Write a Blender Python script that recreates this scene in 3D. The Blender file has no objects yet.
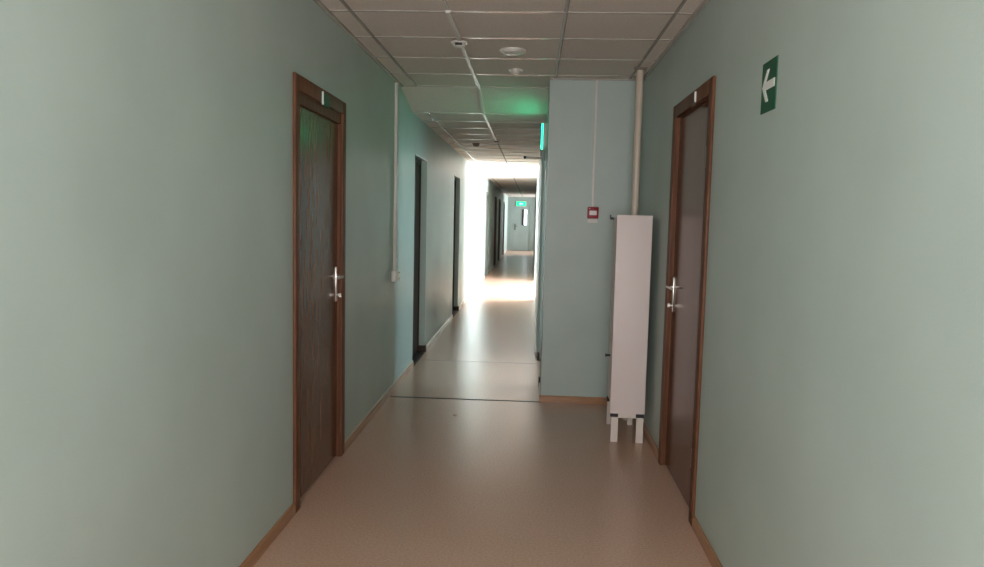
import bpy, bmesh, math
from mathutils import Matrix, Vector

# ------------------------------------------------------------------ constants
DL, DR, H = -1.189, 0.863, 2.676       # left wall, right wall, ceiling height
XN = 0.11                              # right wall of the narrow passage
XF = 0.085                             # the same wall further down
HF = 2.54                              # ceiling height of the passage
YB, YC, YE = -.7, 6.15, 35.3          # back wall, jog, end wall
SC = bpy.context.scene
COL = SC.collection

# ------------------------------------------------------------------ materials
def srgb(r, g, b):
    f = lambda c: (c / 255 / 12.92) if c / 255 <= 0.04045 else ((c / 255 + 0.055) / 1.055) ** 2.4
    return (f(r), f(g), f(b), 1)

def mat(name, col, rough=0.5, metal=0.0, spec=0.5, emit=None, es=0.0, coat=0.0):
    m = bpy.data.materials.new(name); m.use_nodes = True
    b = m.node_tree.nodes['Principled BSDF']
    b.inputs['Base Color'].default_value = col
    b.inputs['Roughness'].default_value = rough
    b.inputs['Metallic'].default_value = metal
    b.inputs['Specular IOR Level'].default_value = spec
    b.inputs['Coat Weight'].default_value = coat
    if emit:
        b.inputs['Emission Color'].default_value = emit
        b.inputs['Emission Strength'].default_value = es
    return m

def noise_mat(name, c1, c2, scale, rough, stretch=(1, 1, 1), bump=0.0, bump_scale=None, spec=0.5, detail=4, lo=0.35, hi=0.65,
              bstretch=None, bdist=0.002):
    m = mat(name, c1, rough, spec=spec)
    nt = m.node_tree; b = nt.nodes['Principled BSDF']
    tc = nt.nodes.new('ShaderNodeTexCoord'); mp = nt.nodes.new('ShaderNodeMapping')
    mp.inputs['Scale'].default_value = stretch
    nz = nt.nodes.new('ShaderNodeTexNoise'); nz.inputs['Scale'].default_value = scale; nz.inputs['Detail'].default_value = detail
    cr = nt.nodes.new('ShaderNodeValToRGB')
    cr.color_ramp.elements[0].position = lo; cr.color_ramp.elements[0].color = c1
    cr.color_ramp.elements[1].position = hi; cr.color_ramp.elements[1].color = c2
    L = nt.links.new
    L(tc.outputs['Object'], mp.inputs['Vector']); L(mp.outputs['Vector'], nz.inputs['Vector'])
    L(nz.outputs['Fac'], cr.inputs['Fac']); L(cr.outputs['Color'], b.inputs['Base Color'])
    if bump:
        m2 = nt.nodes.new('ShaderNodeMapping'); m2.inputs['Scale'].default_value = bstretch or (1, 1, 1)
        n2 = nt.nodes.new('ShaderNodeTexNoise'); n2.inputs['Scale'].default_value = bump_scale or scale; n2.inputs['Detail'].default_value = 3
        bp = nt.nodes.new('ShaderNodeBump'); bp.inputs['Strength'].default_value = bump; bp.inputs['Distance'].default_value = bdist
        L(tc.outputs['Object'], m2.inputs['Vector']); L(m2.outputs['Vector'], n2.inputs['Vector'])
        L(n2.outputs['Fac'], bp.inputs['Height']); L(bp.outputs['Normal'], b.inputs['Normal'])
    return m

M = {}
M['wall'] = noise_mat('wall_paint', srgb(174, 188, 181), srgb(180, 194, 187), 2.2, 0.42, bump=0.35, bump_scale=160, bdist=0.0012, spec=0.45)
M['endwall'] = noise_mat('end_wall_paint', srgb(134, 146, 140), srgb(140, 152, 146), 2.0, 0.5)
M['ceil'] = noise_mat('ceiling_tile', srgb(218, 206, 196), srgb(228, 216, 206), 60, 0.8, bump=0.3, bump_scale=120, spec=0.2)
M['grid'] = mat('ceiling_bar_enamel', srgb(176, 168, 160), 0.2, spec=0.6)
M['seam'] = mat('ceiling_seam_shadow_gap', srgb(140, 131, 122), 0.8, spec=0.2)
M['floor'] = noise_mat('linoleum', srgb(184, 150, 130), srgb(200, 166, 145), 90, 0.27, bump=0.5, bump_scale=1.6, detail=6,
                       bstretch=(1, .7, 1), bdist=0.006, spec=0.5)
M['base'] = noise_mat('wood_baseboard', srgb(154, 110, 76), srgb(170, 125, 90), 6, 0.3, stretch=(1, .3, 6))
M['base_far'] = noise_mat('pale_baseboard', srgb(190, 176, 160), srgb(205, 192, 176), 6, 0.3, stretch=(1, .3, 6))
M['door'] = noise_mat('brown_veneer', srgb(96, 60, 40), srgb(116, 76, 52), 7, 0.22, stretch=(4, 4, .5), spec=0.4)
M['casing'] = noise_mat('red_brown_casing', srgb(96, 62, 44), srgb(114, 76, 54), 8, 0.5, spec=0.2, stretch=(5, 5, .5))
M['dark'] = mat('dark_rebate', srgb(38, 26, 20), 0.6)
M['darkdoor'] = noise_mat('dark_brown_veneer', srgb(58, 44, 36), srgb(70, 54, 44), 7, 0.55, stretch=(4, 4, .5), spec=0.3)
M['greydoor'] = mat('grey_door_paint', srgb(120, 124, 118), 0.5)
M['steel'] = mat('satin_steel', srgb(205, 200, 192), 0.28, metal=1.0)
M['white'] = mat('white_laminate', srgb(226, 212, 208), 0.45, spec=0.4)
M['white2'] = mat('white_painted_leg', srgb(222, 210, 200), 0.4)
M['plastic'] = mat('white_plastic', srgb(216, 212, 204), 0.35)
M['pipe'] = mat('cream_pipe_paint', srgb(205, 190, 172), 0.3)
M['black'] = mat('black_plastic', srgb(30, 28, 28), 0.5)
M['duct_grey'] = mat('pale_grey_duct', srgb(220, 212, 204), 0.4)
M['dullgrey'] = mat('dull_grey_handle', srgb(84, 88, 84), 0.5)
M['red'] = mat('red_plastic', srgb(150, 22, 40), 0.4)
M['button'] = mat('pale_button', srgb(236, 226, 226), 0.4)
M['sgreen'] = mat('sign_green', srgb(12, 82, 54), 0.45)
M['swhite'] = mat('sign_white', srgb(225, 228, 222), 0.45)
M['glow'] = mat('exit_sign_light', srgb(20, 200, 130), 0.4, emit=(0.0, 0.8, 0.36, 1), es=4)
M['glow_far'] = mat('far_exit_sign_light', srgb(20, 200, 130), 0.4, emit=(0.0, 0.8, 0.28, 1), es=0.7)
M['glow_mark'] = mat('exit_sign_pictogram_light', srgb(200, 255, 230), 0.4, emit=(0.15, 1.0, 0.5, 1), es=1.0)
M['frost'] = mat('frosted_lamp_cover', srgb(214, 208, 200), 0.25)
M['dframe'] = mat('window_frame_white', srgb(225, 225, 222), 0.35)
M['strip'] = mat('dark_metal_strip', srgb(58, 48, 42), 0.5)
M['weld'] = mat('linoleum_weld', srgb(140, 118, 104), 0.4)
M['ground'] = noise_mat('outside_ground', srgb(110, 120, 90), srgb(140, 145, 110), 2, 0.9)

def glass():
    m = bpy.data.materials.new('window_glass'); m.use_nodes = True
    nt = m.node_tree; nt.nodes.clear()
    o = nt.nodes.new('ShaderNodeOutputMaterial'); mx = nt.nodes.new('ShaderNodeMixShader')
    t = nt.nodes.new('ShaderNodeBsdfTransparent'); g = nt.nodes.new('ShaderNodeBsdfGlossy'); g.inputs['Roughness'].default_value = 0.02
    fr = nt.nodes.new('ShaderNodeFresnel'); fr.inputs['IOR'].default_value = 1.25
    nt.links.new(fr.outputs[0], mx.inputs[0]); nt.links.new(t.outputs[0], mx.inputs[1]); nt.links.new(g.outputs[0], mx.inputs[2])
    nt.links.new(mx.outputs[0], o.inputs[0]); return m
M['glass'] = glass()

# ------------------------------------------------------------------ geometry helpers
def box(bm, x0, x1, y0, y1, z0, z1, bev=0.0):
    g = bmesh.ops.create_cube(bm, size=1)
    vs = g['verts']
    bmesh.ops.scale(bm, vec=(x1 - x0, y1 - y0, z1 - z0), verts=vs)
    bmesh.ops.translate(bm, vec=((x0 + x1) / 2, (y0 + y1) / 2, (z0 + z1) / 2), verts=vs)
    if bev:
        es = list({e for v in vs for e in v.link_edges})
        bmesh.ops.bevel(bm, geom=es, offset=bev, segments=2, affect='EDGES', profile=0.5)

def cyl(bm, p0, p1, r, r2=None, n=20):
    p0, p1 = Vector(p0), Vector(p1); d = p1 - p0
    q = Vector((0, 0, 1)).rotation_difference(d.normalized()).to_matrix().to_4x4()
    bmesh.ops.create_cone(bm, cap_ends=True, segments=n, radius1=r, radius2=r if r2 is None else r2, depth=d.length,
                          matrix=Matrix.Translation((p0 + p1) / 2) @ q)

def lathe(bm, cx, cy, cz, prof, n=28):
    rings = []
    for r, z in prof:
        rings.append([bm.verts.new((cx + r * math.cos(2 * math.pi * k / n), cy + r * math.sin(2 * math.pi * k / n), cz + z)) for k in range(n)]
                     if r > 1e-6 else [bm.verts.new((cx, cy, cz + z))])
    for a, b in zip(rings, rings[1:]):
        for k in range(n):
            j = (k + 1) % n
            if len(a) == 1: bm.faces.new((a[0], b[j], b[k]))
            elif len(b) == 1: bm.faces.new((a[k], a[j], b[0]))
            else: bm.faces.new((a[k], a[j], b[j], b[k]))

def prism(bm, pts, axis, t0, t1):
    """polygon pts in the plane across axis, extruded t0..t1 along it"""
    def P(u, v, t):
        return {0: (t, u, v), 1: (u, t, v), 2: (u, v, t)}[axis]
    a = [bm.verts.new(P(u, v, t0)) for u, v in pts]; b = [bm.verts.new(P(u, v, t1)) for u, v in pts]
    bm.faces.new(a); bm.faces.new(b[::-1])
    for k in range(len(pts)):
        j = (k + 1) % len(pts); bm.faces.new((a[k], b[k], b[j], a[j]))

def obj(name, fn, m, parent=None, smooth=False):
    bm = bmesh.new(); fn(bm)
    bmesh.ops.recalc_face_normals(bm, faces=bm.faces)
    c = Vector((0, 0, 0))
    if bm.verts:
        xs = [v.co for v in bm.verts]
        lo = Vector([min(v[i] for v in xs) for i in range(3)]); hi = Vector([max(v[i] for v in xs) for i in range(3)])
        c = Vector(((lo.x + hi.x) / 2, (lo.y + hi.y) / 2, lo.z))
    bmesh.ops.translate(bm, vec=-c, verts=bm.verts)
    me = bpy.data.meshes.new(name); bm.to_mesh(me); bm.free()
    me.materials.append(M[m] if isinstance(m, str) else m)
    if smooth:
        for p in me.polygons: p.use_smooth = True
        me.set_sharp_from_angle(angle=math.radians(40))
    o = bpy.data.objects.new(name, me); COL.objects.link(o)
    if parent:
        o.parent = parent; o.location = c - world_loc(parent)
    else:
        o.location = c
    return o

def world_loc(o):
    v = Vector(o.location)
    while o.parent: o = o.parent; v += Vector(o.location)
    return v

def b1(name, dims, m, parent=None, bev=0.0):
    return obj(name, lambda bm: box(bm, *dims, bev=bev), m, parent, smooth=bev > 0)

def struct(o): o['kind'] = 'structure'; return o
def empty(name, loc):
    o = bpy.data.objects.new(name, None); COL.objects.link(o); o.location = loc; o.empty_display_size = 0.1; return o
def tag(o, label, cat, group=None):
    o['label'] = label; o['category'] = cat
    if group: o['group'] = group
    return o

# ------------------------------------------------------------------ setting: floor and ceilings
fl = struct(b1('floor', (-1.45, 4.3, YB - .2, YE + .6, -.1, 0), 'floor'))
# a small blister in the linoleum
obj('blister', lambda bm: lathe(bm, -.56, 5.63, -.001, [(.022, 0), (.016, .006), (.008, .010), (0, .012)]), 'floor', fl, smooth=True)
struct(b1('ceiling', (DL - .2, DR + .2, YB - .2, 6.57, H, H + .1), 'ceil'))
def slope(bm):
    prism(bm, [(6.57, H), (7.20, HF), (7.20, H + .1), (6.57, H + .1)], 0, DL - .2, DR + .2)
struct(obj('ceiling_slope', slope, 'ceil'))
struct(b1('ceiling_passage', (DL - .2, 4.3, 7.20, YE + .6, HF, HF + .1), 'ceil'))

# ceiling grid: bars of the suspended ceiling
def grid_near(bm):
    w = .009
    for x in (-1.05, -.497, .15, .75):
        box(bm, x - w, x + w, YB, 6.57 if x < .11 else YC, H - .004, H)
    y = 6.01
    while y > YB:
        box(bm, DL + .02, DR - .02, y - w, y + w, H - .0045, H); y -= .6
    box(bm, DL, XN, 6.57 - w, 6.57 + w, H - .006, H)
def grid_far(bm):
    w = .009
    for x in (-1.05, -.497):
        box(bm, x - w, x + w, 7.2, YE, HF - .004, HF)
    y = 7.24
    while y < YE:
        box(bm, DL + .02, XF - .01 if y > 8 else XN - .01, y - w, y + w, HF - .0045, HF); y += .6
struct(obj('trim_1', grid_near, 'grid'))
struct(obj('trim_2', grid_far, 'grid'))
def angles(bm):
    box(bm, DL, DL + .022, YB, 6.56, H - .018, H)
    box(bm, DR - .022, DR, YB, YC, H - .018, H)
    box(bm, XN, DR - .022, YC - .022, YC, H - .012, H)
struct(obj('trim_3', angles, 'grid'))
def seams(bm):
    box(bm, DL + .145, DL + .153, YB, 6.55, H - .0055, H - .004)
    box(bm, DR - .125, DR - .117, YB, 6.1, H - .0055, H - .004)
    box(bm, .158, .163, YB, 6.1, H - .0055, H - .004)
struct(obj('trim_4', seams, 'seam'))

# ------------------------------------------------------------------ walls
T = .22
def wall_pieces(bm, x0, x1, ys, ye, z1, openings):
    y = ys
    for (a, b, h) in openings:
        box(bm, x0, x1, y, a, 0, z1)
        box(bm, x0, x1, a, b, h, z1)
        y = b
    box(bm, x0, x1, y, ye, 0, z1)
D1 = (3.665, 4.575, 2.18); D2 = (7.42, 8.27, 2.15); D3 = (11.15, 12.02, 2.16)
D5 = (18.75, 19.75, 2.12); D6 = (23.2, 24.2, 2.12); D7 = (25.9, 26.9, 2.12); D8 = (30.0, 31.0, 2.12)
struct(obj('wall_left', lambda bm: wall_pieces(bm, DL - T, DL, YB, YE + .3, H + .1, [D1, D2, D3, D5, D6, D7, D8]), 'wall'))
D9 = (3.725, 4.655, 2.20); D4 = (6.76, 7.98, 2.15)
struct(obj('wall_right', lambda bm: wall_pieces(bm, DR, DR + T, YB, YC + .12, H + .1, [D9]), 'wall'))
struct(obj('wall_jog', lambda bm: box(bm, XN, DR, YC, YC + .12, 0, H + .1), 'wall'))
struct(obj('wall_passage_right', lambda bm: wall_pieces(bm, XN, XN + .14, YC + .12, 8.2, H + .1, [D4]), 'wall'))
def wpr(bm):
    box(bm, XF, XF + .16, 8.2, 14.0, 0, HF)
    box(bm, XF, XF + .16, 18.3, 31.0, 0, HF)
struct(obj('wall_passage_right_far', wpr, 'wall'))
# the two daylit bays on the right
def bay(name, ya, yb, xw, win, sill, head):
    def f(bm):
        box(bm, XF + .16, xw + .15, ya - .15, ya, 0, HF); box(bm, XF + .16, xw + .15, yb, yb + .15, 0, HF)
        a, b = win
        box(bm, xw, xw + .15, ya, a, 0, HF); box(bm, xw, xw + .15, b, yb, 0, HF)
        box(bm, xw, xw + .15, a, b, 0, sill); box(bm, xw, xw + .15, a, b, head, HF)
    struct(obj(name, f, 'wall'))
bay('wall_bay_near', 14.0, 18.3, 2.6, (14.1, 17.0), .75, 2.4)
bay('wall_bay_end', 31.0, 35.15, 2.0, (31.3, 34.9), .75, 2.4)
def window(n, xw, a, b, z0, z1, panes):
    def fr(bm):
        box(bm, xw + .04, xw + .10, a, b, z0, z0 + .06); box(bm, xw + .04, xw + .10, a, b, z1 - .06, z1)
        for k in range(panes + 1):
            y = a + .03 + (b - a - .06) * k / panes
            box(bm, xw + .04, xw + .10, y - .03, y + .03, z0 + .06, z1 - .06)
    w = struct(obj('window_%d' % n, fr, 'dframe'))
    obj('pane', lambda bm: box(bm, xw + .066, xw + .070, a + .03, b - .03, z0 + .03, z1 - .03), 'glass', w)
    obj('window_sill', lambda bm: box(bm, xw - .12, xw + .04, a, b, z0, z0 + .03), 'dframe', w)
window(1, 2.6, 14.1, 17.0, .75, 2.4, 3)
window(2, 2.0, 31.3, 34.9, .75, 2.4, 3)
# side room behind the open door, with one tall window
def sroom(bm):
    box(bm, XN + .14, 3.5, 6.27, 6.42, 0, HF); box(bm, XN + .14, 3.5, 9.6, 9.75, 0, HF)
    box(bm, 3.35, 3.5, 6.42, 7.2, 0, HF); box(bm, 3.35, 3.5, 7.8, 9.6, 0, HF)
    box(bm, 3.35, 3.5, 7.2, 7.8, 0, .8); box(bm, 3.35, 3.5, 7.2, 7.8, 2.4, HF)
struct(obj('wall_side_room', sroom, 'wall'))
window(4, 3.35, 7.2, 7.8, .8, 2.4, 1)
# back wall with a window (behind the camera)
def wb(bm):
    box(bm, DL, -.95, YB - .15, YB, 0, H); box(bm, .62, DR, YB - .15, YB, 0, H)
    box(bm, -.95, .62, YB - .15, YB, 0, .85); box(bm, -.95, .62, YB - .15, YB, 2.35, H)
struct(obj('wall_back', wb, 'wall'))
def w3(bm):
    for z in (.85, 2.29): box(bm, -.95, .62, YB - .11, YB - .05, z, z + .06)
    for x in (-.95, -.195, .56): box(bm, x, x + .06, YB - .11, YB - .05, .91, 2.29)
w = struct(obj('window_3', w3, 'dframe'))
obj('pane', lambda bm: box(bm, -.92, .59, YB - .082, YB - .078, .88, 2.32), 'glass', w)

# end wall with the grey green door
GX0, GX1, GZ0, GZ1 = -.42, -.28, 1.22, 1.94
def we(bm):
    # wall around the doorway
    box(bm, DL, -1.02, YE, YE + .15, 0, HF); box(bm, -.10, 2.1, YE, YE + .15, 0, HF)
    box(bm, -1.02, -.10, YE, YE + .15, 2.2, HF)
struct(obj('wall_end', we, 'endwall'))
def dl(bm):
    y0, y1 = YE + .02, YE + .07
    box(bm, -1.0, GX0, y0, y1, 0.01, 2.18); box(bm, GX1, -.12, y0, y1, 0.01, 2.18)
    box(bm, GX0, GX1, y0, y1, 0.01, GZ0); box(bm, GX0, GX1, y0, y1, GZ1, 2.18)
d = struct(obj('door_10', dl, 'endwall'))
obj('door_frame', lambda bm: (box(bm, -1.05, -1.0, YE - .015, YE + .1, 0, 2.23), box(bm, -.12, -.07, YE - .015, YE + .1, 0, 2.23),
                              box(bm, -1.0, -.12, YE - .015, YE + .1, 2.18, 2.23)), 'endwall', d)
obj('pane', lambda bm: box(bm, GX0, GX1, YE + .043, YE + .047, GZ0, GZ1), 'glass', d)
obj('glazing_bead', lambda bm: (box(bm, GX0 - .1, GX0 + .015, YE + .005, YE + .02, GZ0 - .02, GZ1 + .02),), 'black', d)
obj('door_handle', lambda bm: (box(bm, -.86, -.80, YE - .005, YE + .02, .98, 1.27), box(bm, -.86, -.72, YE - .05, YE - .03, 1.14, 1.17),
                               box(bm, -.85, -.82, YE - .05, YE, 1.14, 1.17)), 'dullgrey', d)
obj('threshold', lambda bm: box(bm, -1.0, -.12, YE - .03, YE + .08, 0, .012), 'dark', d)

# ------------------------------------------------------------------ baseboards
def bb(bm, side, x, a, b, h=.058, t=.014):
    s = 1 if side == 'l' else -1
    pts = [(x, 0), (x + s * t, 0), (x + s * t, h * .75), (x + s * t * .55, h), (x, h)]
    prism(bm, pts, 1, a, b)
struct(obj('baseboard_left', lambda bm: (bb(bm, 'l', DL, YB, 3.625), bb(bm, 'l', DL, 4.615, D2[0])), 'base'))
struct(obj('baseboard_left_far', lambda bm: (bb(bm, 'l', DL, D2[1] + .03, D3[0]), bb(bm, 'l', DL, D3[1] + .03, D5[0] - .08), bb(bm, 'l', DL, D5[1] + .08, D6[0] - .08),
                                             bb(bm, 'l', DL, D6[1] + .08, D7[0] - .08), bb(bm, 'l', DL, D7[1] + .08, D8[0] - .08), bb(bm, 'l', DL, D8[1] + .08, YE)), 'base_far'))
struct(obj('baseboard_right', lambda bm: (bb(bm, 'r', DR, YB, 3.685), bb(bm, 'r', DR, 4.695, YC)), 'base'))
struct(obj('baseboard_jog', lambda bm: (prism(bm, [(YC, 0), (YC - .014, 0), (YC - .014, .045), (YC - .008, .058), (YC, .058)], 0, XN - .014, DR - .014),), 'base'))
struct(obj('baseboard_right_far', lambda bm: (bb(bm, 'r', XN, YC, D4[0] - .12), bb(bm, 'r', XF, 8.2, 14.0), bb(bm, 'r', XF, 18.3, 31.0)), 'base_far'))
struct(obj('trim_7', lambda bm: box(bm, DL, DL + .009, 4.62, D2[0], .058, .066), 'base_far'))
# metal strip across the floor where two linoleum sheets meet, and the weld further on
def strip(bm):
    prism(bm, [(6.130, 0), (6.160, 0), (6.152, .003), (6.138, .003)], 0, DL + .015, XN)
struct(obj('trim_5', strip, 'strip'))
struct(obj('trim_6', lambda bm: box(bm, DL + .015, XN - .02, 7.795, 7.803, 0, .0015), 'weld'))

# ------------------------------------------------------------------ doors
def lever_handle(parent, sx, x, y, zc, toward=-1):
    """escutcheon plate with lever; x = leaf face, sx = direction into the corridor"""
    X = lambda d: x + sx * d
    lo = lambda a, b: (min(X(a), X(b)), max(X(a), X(b)))
    hp = obj('handle_plate', lambda bm: box(bm, *lo(0, .009), y - .017, y + .017, zc - .155, zc + .06, bev=.004), 'steel', parent, smooth=True)
    def lev(bm):
        cyl(bm, (X(.009), y, zc), (X(.045), y, zc), .010)
        cyl(bm, (X(.009), y, zc), (X(.016), y, zc), .017)
        cyl(bm, (X(.042), y - toward * .010, zc), (X(.038), y + toward * .125, zc - .004), .0075, .0055)
    obj('lever', lev, 'steel', hp, smooth=True)
    def key(bm):
        cyl(bm, (X(.009), y, zc - .115), (X(.022), y, zc - .115), .009)
        box(bm, *lo(.022, .034), y - .004, y + .004, zc - .127, zc - .103)
    obj('thumb_turn', key, 'steel', hp, smooth=True)

def hinge(parent, sx, x, y, z0, z1):
    def f(bm):
        c = x + sx * .004
        zm = (z0 + z1) / 2
        cyl(bm, (c, y, z0), (c, y, zm - .002), .008, n=14); cyl(bm, (c, y, zm + .002), (c, y, z1), .008, n=14)
        cyl(bm, (c, y, z0 - .008), (c, y, z0), .005, .008, n=14); cyl(bm, (c, y, z1), (c, y, z1 + .008), .008, .005, n=14)
    obj('hinge', f, 'steel', parent, smooth=True)

def surface_door(n, side, xw, ya, yb, zt, leaf0, leaf1, leafz, wood='door', casing='casing', detail=True, hz=1.155, hng=((.24, .34), (1.79, 1.91))):
    """door in the wall face: casing boards on the wall, rebate, leaf set back a little. ya..yb,zt = outer casing."""
    s = 1 if side == 'l' else -1
    X = lambda d: xw + s * d
    bx = lambda bm, d0, d1, *r, **k: box(bm, min(X(d0), X(d1)), max(X(d0), X(d1)), *r, **k)
    leaf = struct(obj('door_%d' % n, lambda bm: bx(bm, -.06, -.018, leaf0, leaf1, .012, leafz), wood))
    def cas(bm):
        cw = .075
        bx(bm, .0, .016, ya, ya + cw, 0, zt, bev=.004); bx(bm, .0, .016, yb - cw, yb, 0, zt, bev=.004)
        bx(bm, .0, .016, ya + cw, yb - cw, zt - cw, zt, bev=.004)
    fr = obj('door_casing', cas, casing, leaf, smooth=True)
    def jamb(bm):
        bx(bm, -.10, -.002, ya + .06, leaf0 - .004, 0, leafz + .004); bx(bm, -.10, -.002, leaf1 + .004, yb - .06, 0, leafz + .004)
        bx(bm, -.10, -.002, ya + .06, yb - .06, leafz + .004, zt - .05)
    obj('door_jamb', jamb, casing, leaf)
    obj('door_stop', lambda bm: (bx(bm, -.11, -.065, leaf0 - .02, leaf1 + .02, 0, leafz + .02),), 'dark', leaf)
    if detail:
        for a, b in hng: hinge(leaf, s, X(-.012), leaf0 - .001, a, b)
        lever_handle(leaf, s, X(-.018), leaf1 - .035, hz)
    return leaf

surface_door(1, 'l', DL, 3.625, 4.615, 2.225, 3.735, 4.54, 2.085)
surface_door(9, 'r', DR, 3.685, 4.695, 2.245, 3.835, 4.63, 2.165, hz=1.14, hng=((.26, .36), (1.82, 1.92)))
# door 4 stands open into the side room: its leaf is swung back along the near jamb
d4 = struct(obj('door_4', lambda bm: box(bm, .27, 1.42, 6.70, 6.74, .012, 2.12), 'door'))
obj('plinth_block', lambda bm: (box(bm, XN - .018, XN + .06, 6.70, 6.76, 0, .085), box(bm, XN - .018, XN + .06, 7.98, 8.04, 0, .085)), 'darkdoor', d4)
obj('hinge', lambda bm: [cyl(bm, (XN - .006, 6.752, z), (XN - .006, 6.752, z + .11), .008, n=14) for z in (.26, 1.87)], 'steel', d4, smooth=True)
for n, (a, b, h) in ((5, D5), (6, D6), (7, D7), (8, D8)):
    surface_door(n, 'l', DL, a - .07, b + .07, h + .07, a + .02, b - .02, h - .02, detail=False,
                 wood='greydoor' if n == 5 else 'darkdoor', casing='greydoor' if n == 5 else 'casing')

# doors 2 and 3 stand back in plain wall reveals
def niche_door(n, D):
    a, b, h = D
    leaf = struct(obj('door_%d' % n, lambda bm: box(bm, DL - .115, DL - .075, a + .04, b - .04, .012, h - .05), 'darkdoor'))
    def fr(bm):
        box(bm, DL - .13, DL - .065, a, a + .04, 0, h); box(bm, DL - .13, DL - .065, b - .04, b, 0, h)
        box(bm, DL - .13, DL - .065, a + .04, b - .04, h - .05, h)
    obj('door_frame', fr, 'darkdoor', leaf)
    obj('threshold', lambda bm: (box(bm, DL - .13, DL + .012, a, b, 0, .012),), 'dark', leaf)
    obj('plinth_block', lambda bm: (box(bm, DL - .065, DL + .018, b - .03, b + .03, .0, .075),), 'darkdoor', leaf)
    obj('lintel_bead', lambda bm: (box(bm, DL - .01, DL + .006, a, b, h - .008, h + .006),), 'plastic', leaf)
niche_door(2, D2); niche_door(3, D3)

# small plates on the door headers
def header_plate(side, xw, y0, y1, z0, z1, face, label):
    s = 1 if side == 'l' else -1
    xx = sorted((xw + s * .016, xw + s * .021))
    p = obj('door_plate', lambda bm: box(bm, xx[0], xx[1], y0, y1, z0, z1), face)
    x2 = sorted((xw + s * .021, xw + s * .030))
    obj('plate_holder', lambda bm: (box(bm, x2[0], x2[1], y0, y0 + .006, z0, z1), box(bm, x2[0], x2[1], y0, y0 + .014, z0, z0 + .016)), 'swhite', p)
    return tag(p, label, 'sign')
header_plate('l', DL, 4.06, 4.22, 2.135, 2.205, 'sgreen', 'small green plate on the head of the left brown door')
header_plate('r', DR, 4.02, 4.14, 2.155, 2.225, 'casing', 'small brown plate with white edge on the head of the right brown door')

# ------------------------------------------------------------------ arrow sign on the right wall
x = DR
Y0, Y1, Z0, Z1 = 2.762, 2.932, 1.955, 2.143
ar = obj('direction_sign', lambda bm: box(bm, x - .004, x, Y0, Y1, Z0, Z1, bev=.001), 'sgreen')
def arrow(bm):
    # u: 0 at the left of the sign as seen, 1 at the right; v upward
    P = lambda u, v: (Y1 - u * (Y1 - Y0), Z0 + v * (Z1 - Z0))
    pts = [(.07, .51), (.36, .83), (.52, .83), (.31, .60), (.90, .60), (.90, .44), (.31, .44), (.52, .20), (.36, .20)]
    prism(bm, [P(*q) for q in pts], 0, x - .006, x - .004)
obj('arrow', arrow, 'swhite', ar)
tag(ar, 'square dark green sign with a white arrow high on the right wall', 'sign')

# ------------------------------------------------------------------ green exit sign boxes
es = empty('exit_sign', (XN, 7.0, 2.2))
obj('housing', lambda bm: box(bm, .072, XN, 6.86, 7.18, 2.195, 2.41, bev=.004), 'plastic', es, smooth=True)
obj('lit_face', lambda bm: box(bm, .060, .072, 6.865, 7.175, 2.20, 2.405), 'glow', es)
tag(es, 'glowing green exit sign seen edge-on, high where the corridor narrows', 'exit sign')
ef = empty('exit_sign', (-.58, YE - .02, 2.105))
obj('housing', lambda bm: box(bm, -.80, -.33, YE - .05, YE, 2.105, 2.335, bev=.004), 'plastic', ef, smooth=True)
fc = obj('lit_face', lambda bm: box(bm, -.79, -.34, YE - .056, YE - .05, 2.115, 2.325), 'glow_far', ef)
obj('pictogram', lambda bm: prism(bm, [(-.66, 2.22), (-.60, 2.295), (-.60, 2.25), (-.47, 2.25), (-.47, 2.19), (-.60, 2.19), (-.60, 2.145)], 1, YE - .058, YE - .056), 'glow_mark', ef)
tag(ef, 'green lit exit sign above the door at the far end', 'exit sign')

# wall bracket with a ball end
br = empty('wall_bracket', (XF, 9.0, 2.265))
obj('rod', lambda bm: cyl(bm, (XF - .006, 9.0, 2.262), (-.10, 9.0, 2.268), .012), 'duct_grey', br, smooth=True)
obj('wall_flange', lambda bm: box(bm, XF - .008, XF, 8.96, 9.04, 2.225, 2.305, bev=.003), 'plastic', br)
obj('ball_end', lambda bm: bmesh.ops.create_uvsphere(bm, u_segments=16, v_segments=10, radius=.018, matrix=Matrix.Translation((-.113, 9.0, 2.268))), 'black', br, smooth=True)
tag(br, 'thin horizontal bracket with a dark ball end below the green exit sign', 'bracket')

# ------------------------------------------------------------------ manual call point
cp = empty('fire_call_point', (.492, YC, 1.55))
obj('housing', lambda bm: box(bm, .447, .537, YC - .035, YC, 1.55, 1.645, bev=.007), 'red', cp, smooth=True)
obj('button_window', lambda bm: box(bm, .462, .522, YC - .040, YC - .034, 1.578, 1.615, bev=.003), 'button', cp)
obj('status_lamp', lambda bm: cyl(bm, (.463, YC - .038, 1.632), (.463, YC - .033, 1.632), .004, n=12), 'button', cp)
obj('label_strip', lambda bm: box(bm, .452, .532, YC - .002, YC, 1.515, 1.545), 'plastic', cp)
tag(cp, 'red fire alarm call point with white button left of the white cabinet', 'fire alarm')
cd = obj('cable_duct', lambda bm: box(bm, .479, .495, YC - .012, YC, 1.645, H - .012, bev=.002), 'duct_grey')
tag(cd, 'thin wall-coloured cable duct rising from the red call point to the ceiling', 'cable duct')

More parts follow.
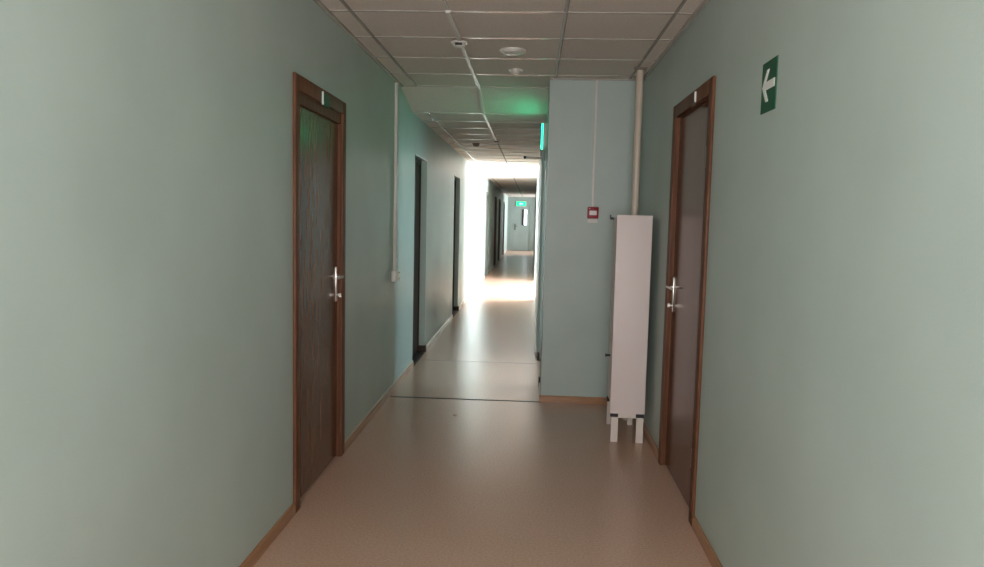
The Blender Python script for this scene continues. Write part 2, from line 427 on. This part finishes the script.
# ------------------------------------------------------------------ left wall duct and socket box
ld = empty('cable_duct', (DL, 6.33, 1.07))
obj('duct_channel', lambda bm: box(bm, DL, DL + .018, 6.30, 6.35, 1.068, H - .02, bev=.002), 'plastic', ld, smooth=True)
obj('duct_lid', lambda bm: box(bm, DL + .018, DL + .024, 6.303, 6.347, 1.068, H - .02, bev=.002), 'plastic', ld, smooth=True)
tag(ld, 'white vertical cable duct on the left wall, ceiling to socket box', 'cable duct')
sb = empty('socket_box', (DL, 6.28, .97))
obj('back_box', lambda bm: box(bm, DL, DL + .038, 6.225, 6.375, .975, 1.066, bev=.005), 'plastic', sb, smooth=True)
obj('cover', lambda bm: box(bm, DL + .038, DL + .046, 6.232, 6.37, .982, 1.059, bev=.003), 'plastic', sb, smooth=True)
for z in (.992, 1.049):
    obj('screw_cap', lambda bm, z=z: cyl(bm, (DL + .046, 6.355, z), (DL + .054, 6.355, z), .009, n=14), 'swhite', sb, smooth=True)
tag(sb, 'white socket box at the foot of the left wall cable duct', 'socket')

# ------------------------------------------------------------------ ceiling duct and devices
cx = -.497
def cduct(bm):
    def run(y0, z0, y1, z1, w=.013, t=.014):
        prism(bm, [(y0, z0), (y1, z1), (y1, z1 - t), (y0, z0 - t)], 0, cx - w, cx + w)
    run(4.17, H - .0045, 4.83, H - .0045); run(4.93, H - .0045, 6.56, H - .0045); run(6.56, H - .0045, 7.20, HF - .0045); run(7.20, HF - .0045, 9.62, HF - .0045)
cdo = obj('ceiling_cable_duct', cduct, 'plastic')
tag(cdo, 'long white cable duct running along the ceiling left of centre', 'cable duct')
def sensor(x, y, z, r, label, dark='black', grp=None, name='ceiling_sensor', squash=.45):
    e = empty(name, (x, y, z))
    obj('base', lambda bm: lathe(bm, x, y, z, [(0, -.012), (r * .96, -.012), (r, -.006), (r, 0), (0, 0)]), 'plastic', e, smooth=True)
    obj('dome', lambda bm: lathe(bm, x, y, z - .012, [(r * .8, 0), (r * .78, -r * squash * .5), (r * .55, -r * squash), (0, -r * squash * 1.15)]), 'plastic', e, smooth=True)
    obj('lens', lambda bm: box(bm, x - r * .42, x + r * .42, y - r * .86, y - r * .70, z - .018 - r * squash * .4, z - .012), dark, e)
    return tag(e, label, 'sensor', grp)
sensor(-.505, 4.88, H - .012, .054, 'white round sensor with dark slot on the nearer part of the ceiling duct')
sensor(-.497, 9.72, HF + .003, .055, 'dark-fronted sensor at the far end of the ceiling duct', squash=.6)
# round ceiling lamp
lp = empty('ceiling_lamp', (-.166, 5.15, H))
obj('rim', lambda bm: lathe(bm, -.166, 5.15, H, [(.070, -.004), (.074, -.014), (.086, -.014), (.090, 0)]), 'plastic', lp, smooth=True)
obj('cover', lambda bm: lathe(bm, -.166, 5.15, H, [(.072, -.006), (.068, -.020), (.045, -.030), (0, -.034)]), 'frost', lp, smooth=True)
tag(lp, 'unlit round ceiling lamp in the middle tile row', 'ceiling lamp')
def smoke(x, y, z, r, label, arms=True, m='plastic', hm='frost'):
    e = empty('smoke_detector', (x, y, z))
    obj('base', lambda bm: lathe(bm, x, y, z, [(0, -.010), (r * .95, -.010), (r, 0), (0, 0)]), m, e, smooth=True)
    obj('sensing_head', lambda bm: lathe(bm, x, y, z - .010, [(r * .75, 0), (r * .72, -.018), (r * .5, -.030), (0, -.032)]), hm, e, smooth=True)
    if arms:
        for k in (-1, 1):
            obj('spring_clip', lambda bm, k=k: box(bm, x + k * r * .95 - .010, x + k * r * .95 + .010, y - .010, y + .010, z - .018, z - .002, bev=.002), 'swhite', e)
    return tag(e, label, 'smoke detector')
smoke(-.161, 5.80, H, .045, 'small round detector with two bright clips behind the ceiling lamp')
smoke(-.80, 10.2, HF, .055, 'small round detector left of the end of the ceiling duct', arms=False, m='strip', hm='seam')
smoke(-.70, 15.4, HF, .055, 'small round detector on the bright ceiling past the last sensor', arms=False)
smoke(-.30, 27.0, HF, .06, 'farthest small round detector on the ceiling near the far exit sign', arms=False)

# ------------------------------------------------------------------ tall white cabinet by the right wall
cb = empty('tall_cabinet', (.69, 5.35, 0))
obj('carcass', lambda bm: box(bm, .600, .80, 5.10, 5.56, .225, 1.56), 'white', cb)
obj('door_panel', lambda bm: box(bm, .572, .811, 5.075, 5.097, .205, 1.577, bev=.002), 'white', cb, smooth=True)
for (x0, x1, y0, y1) in ((.584, .632, 5.085, 5.115), (.757, .805, 5.075, 5.105), (.602, .640, 5.53, 5.56), (.757, .795, 5.53, 5.56)):
    lg = obj('leg', lambda bm: box(bm, x0, x1, y0, y1, 0, .176, bev=.002), 'white2', cb)
    obj('leg_bracket', lambda bm: box(bm, x0 - .004, x1 + .004, y0 + .012, y1 + .012, .176, .206), 'black', lg)
obj('rail', lambda bm: box(bm, .632, .757, 5.088, 5.108, .172, .205), 'white2', cb)
obj('hook', lambda bm: (box(bm, .572, .600, 5.53, 5.55, 1.545, 1.562), box(bm, .572, .580, 5.53, 5.55, 1.562, 1.58)), 'black', cb)
obj('latch', lambda bm: (cyl(bm, (.565, 5.45, .545), (.600, 5.45, .545), .007, n=12), cyl(bm, (.565, 5.45, .545), (.572, 5.45, .545), .013, n=12)), 'black', cb)
tag(cb, 'tall narrow white cabinet on four legs in the corner by the right door', 'cabinet')

# riser pipe behind it
rp = empty('riser_pipe', (.769, 5.68, 0))
obj('pipe', lambda bm: cyl(bm, (.769, 5.68, 0), (.769, 5.68, H), .027, n=32), 'pipe', rp, smooth=True)
def collar(bm):
    lathe(bm, .769, 5.68, H, [(.0275, -.02), (.04, -.016), (.05, -.004), (.05, 0), (.0275, 0)])
obj('ceiling_collar', collar, 'seam', rp, smooth=True)
tag(rp, 'cream vertical pipe rising behind the white cabinet to the ceiling', 'pipe')

# ------------------------------------------------------------------ daylight
W = bpy.data.worlds.new('World'); SC.world = W; W.use_nodes = True
bg = W.node_tree.nodes['Background']; bg.inputs[0].default_value = (.86, .93, 1, 1); bg.inputs[1].default_value = 3.0

def area(name, loc, rot, sx, sy, power, col):
    l = bpy.data.lights.new(name, 'AREA'); l.shape = 'RECTANGLE'; l.size = sx; l.size_y = sy; l.energy = power; l.color = col
    o = bpy.data.objects.new(name, l); COL.objects.link(o); o.location = loc; o.rotation_euler = rot; return o
# daylight entering the four windows (each light sits just outside its pane)
area('bay_daylight', (2.85, 15.55, 1.6), (0, math.radians(90), 0), 1.6, 2.9, 800, (.86, .90, 1))
area('end_bay_daylight', (2.25, 33.1, 1.6), (0, math.radians(90), 0), 1.6, 3.5, 110, (.88, .92, 1))
area('side_room_daylight', (3.6, 7.5, 1.6), (0, math.radians(90), 0), 1.6, .55, 32, (.32, .74, .92))
area('rear_daylight', (-.165, YB - .3, 1.6), (math.radians(90), 0, 0), 1.5, 1.4, 50, (1, .925, .905))

# ------------------------------------------------------------------ camera
cam = bpy.data.cameras.new('camera'); co = bpy.data.objects.new('camera', cam); COL.objects.link(co)
cam.sensor_width = 36; cam.lens = 740 / 984 * 36; cam.clip_start = .05
R = Matrix(((0.99824027, -0.02762626, 0.05247055), (0.0547024, 0.08743078, -0.99466754), (0.02289141, 0.99578745, 0.08878815)))
mw = R.to_4x4(); mw.translation = (0, 0, 1.54); co.matrix_world = mw
SC.camera = co

SC.view_settings.view_transform = 'Standard'; SC.view_settings.look = 'None'
SC.view_settings.gamma = 1; SC.view_settings.use_curve_mapping = False; SC.view_settings.exposure = 0.9
cy = SC.cycles
cy.max_bounces = 16; cy.diffuse_bounces = 10; cy.glossy_bounces = 8; cy.use_denoising = True; cy.sample_clamp_indirect = 8
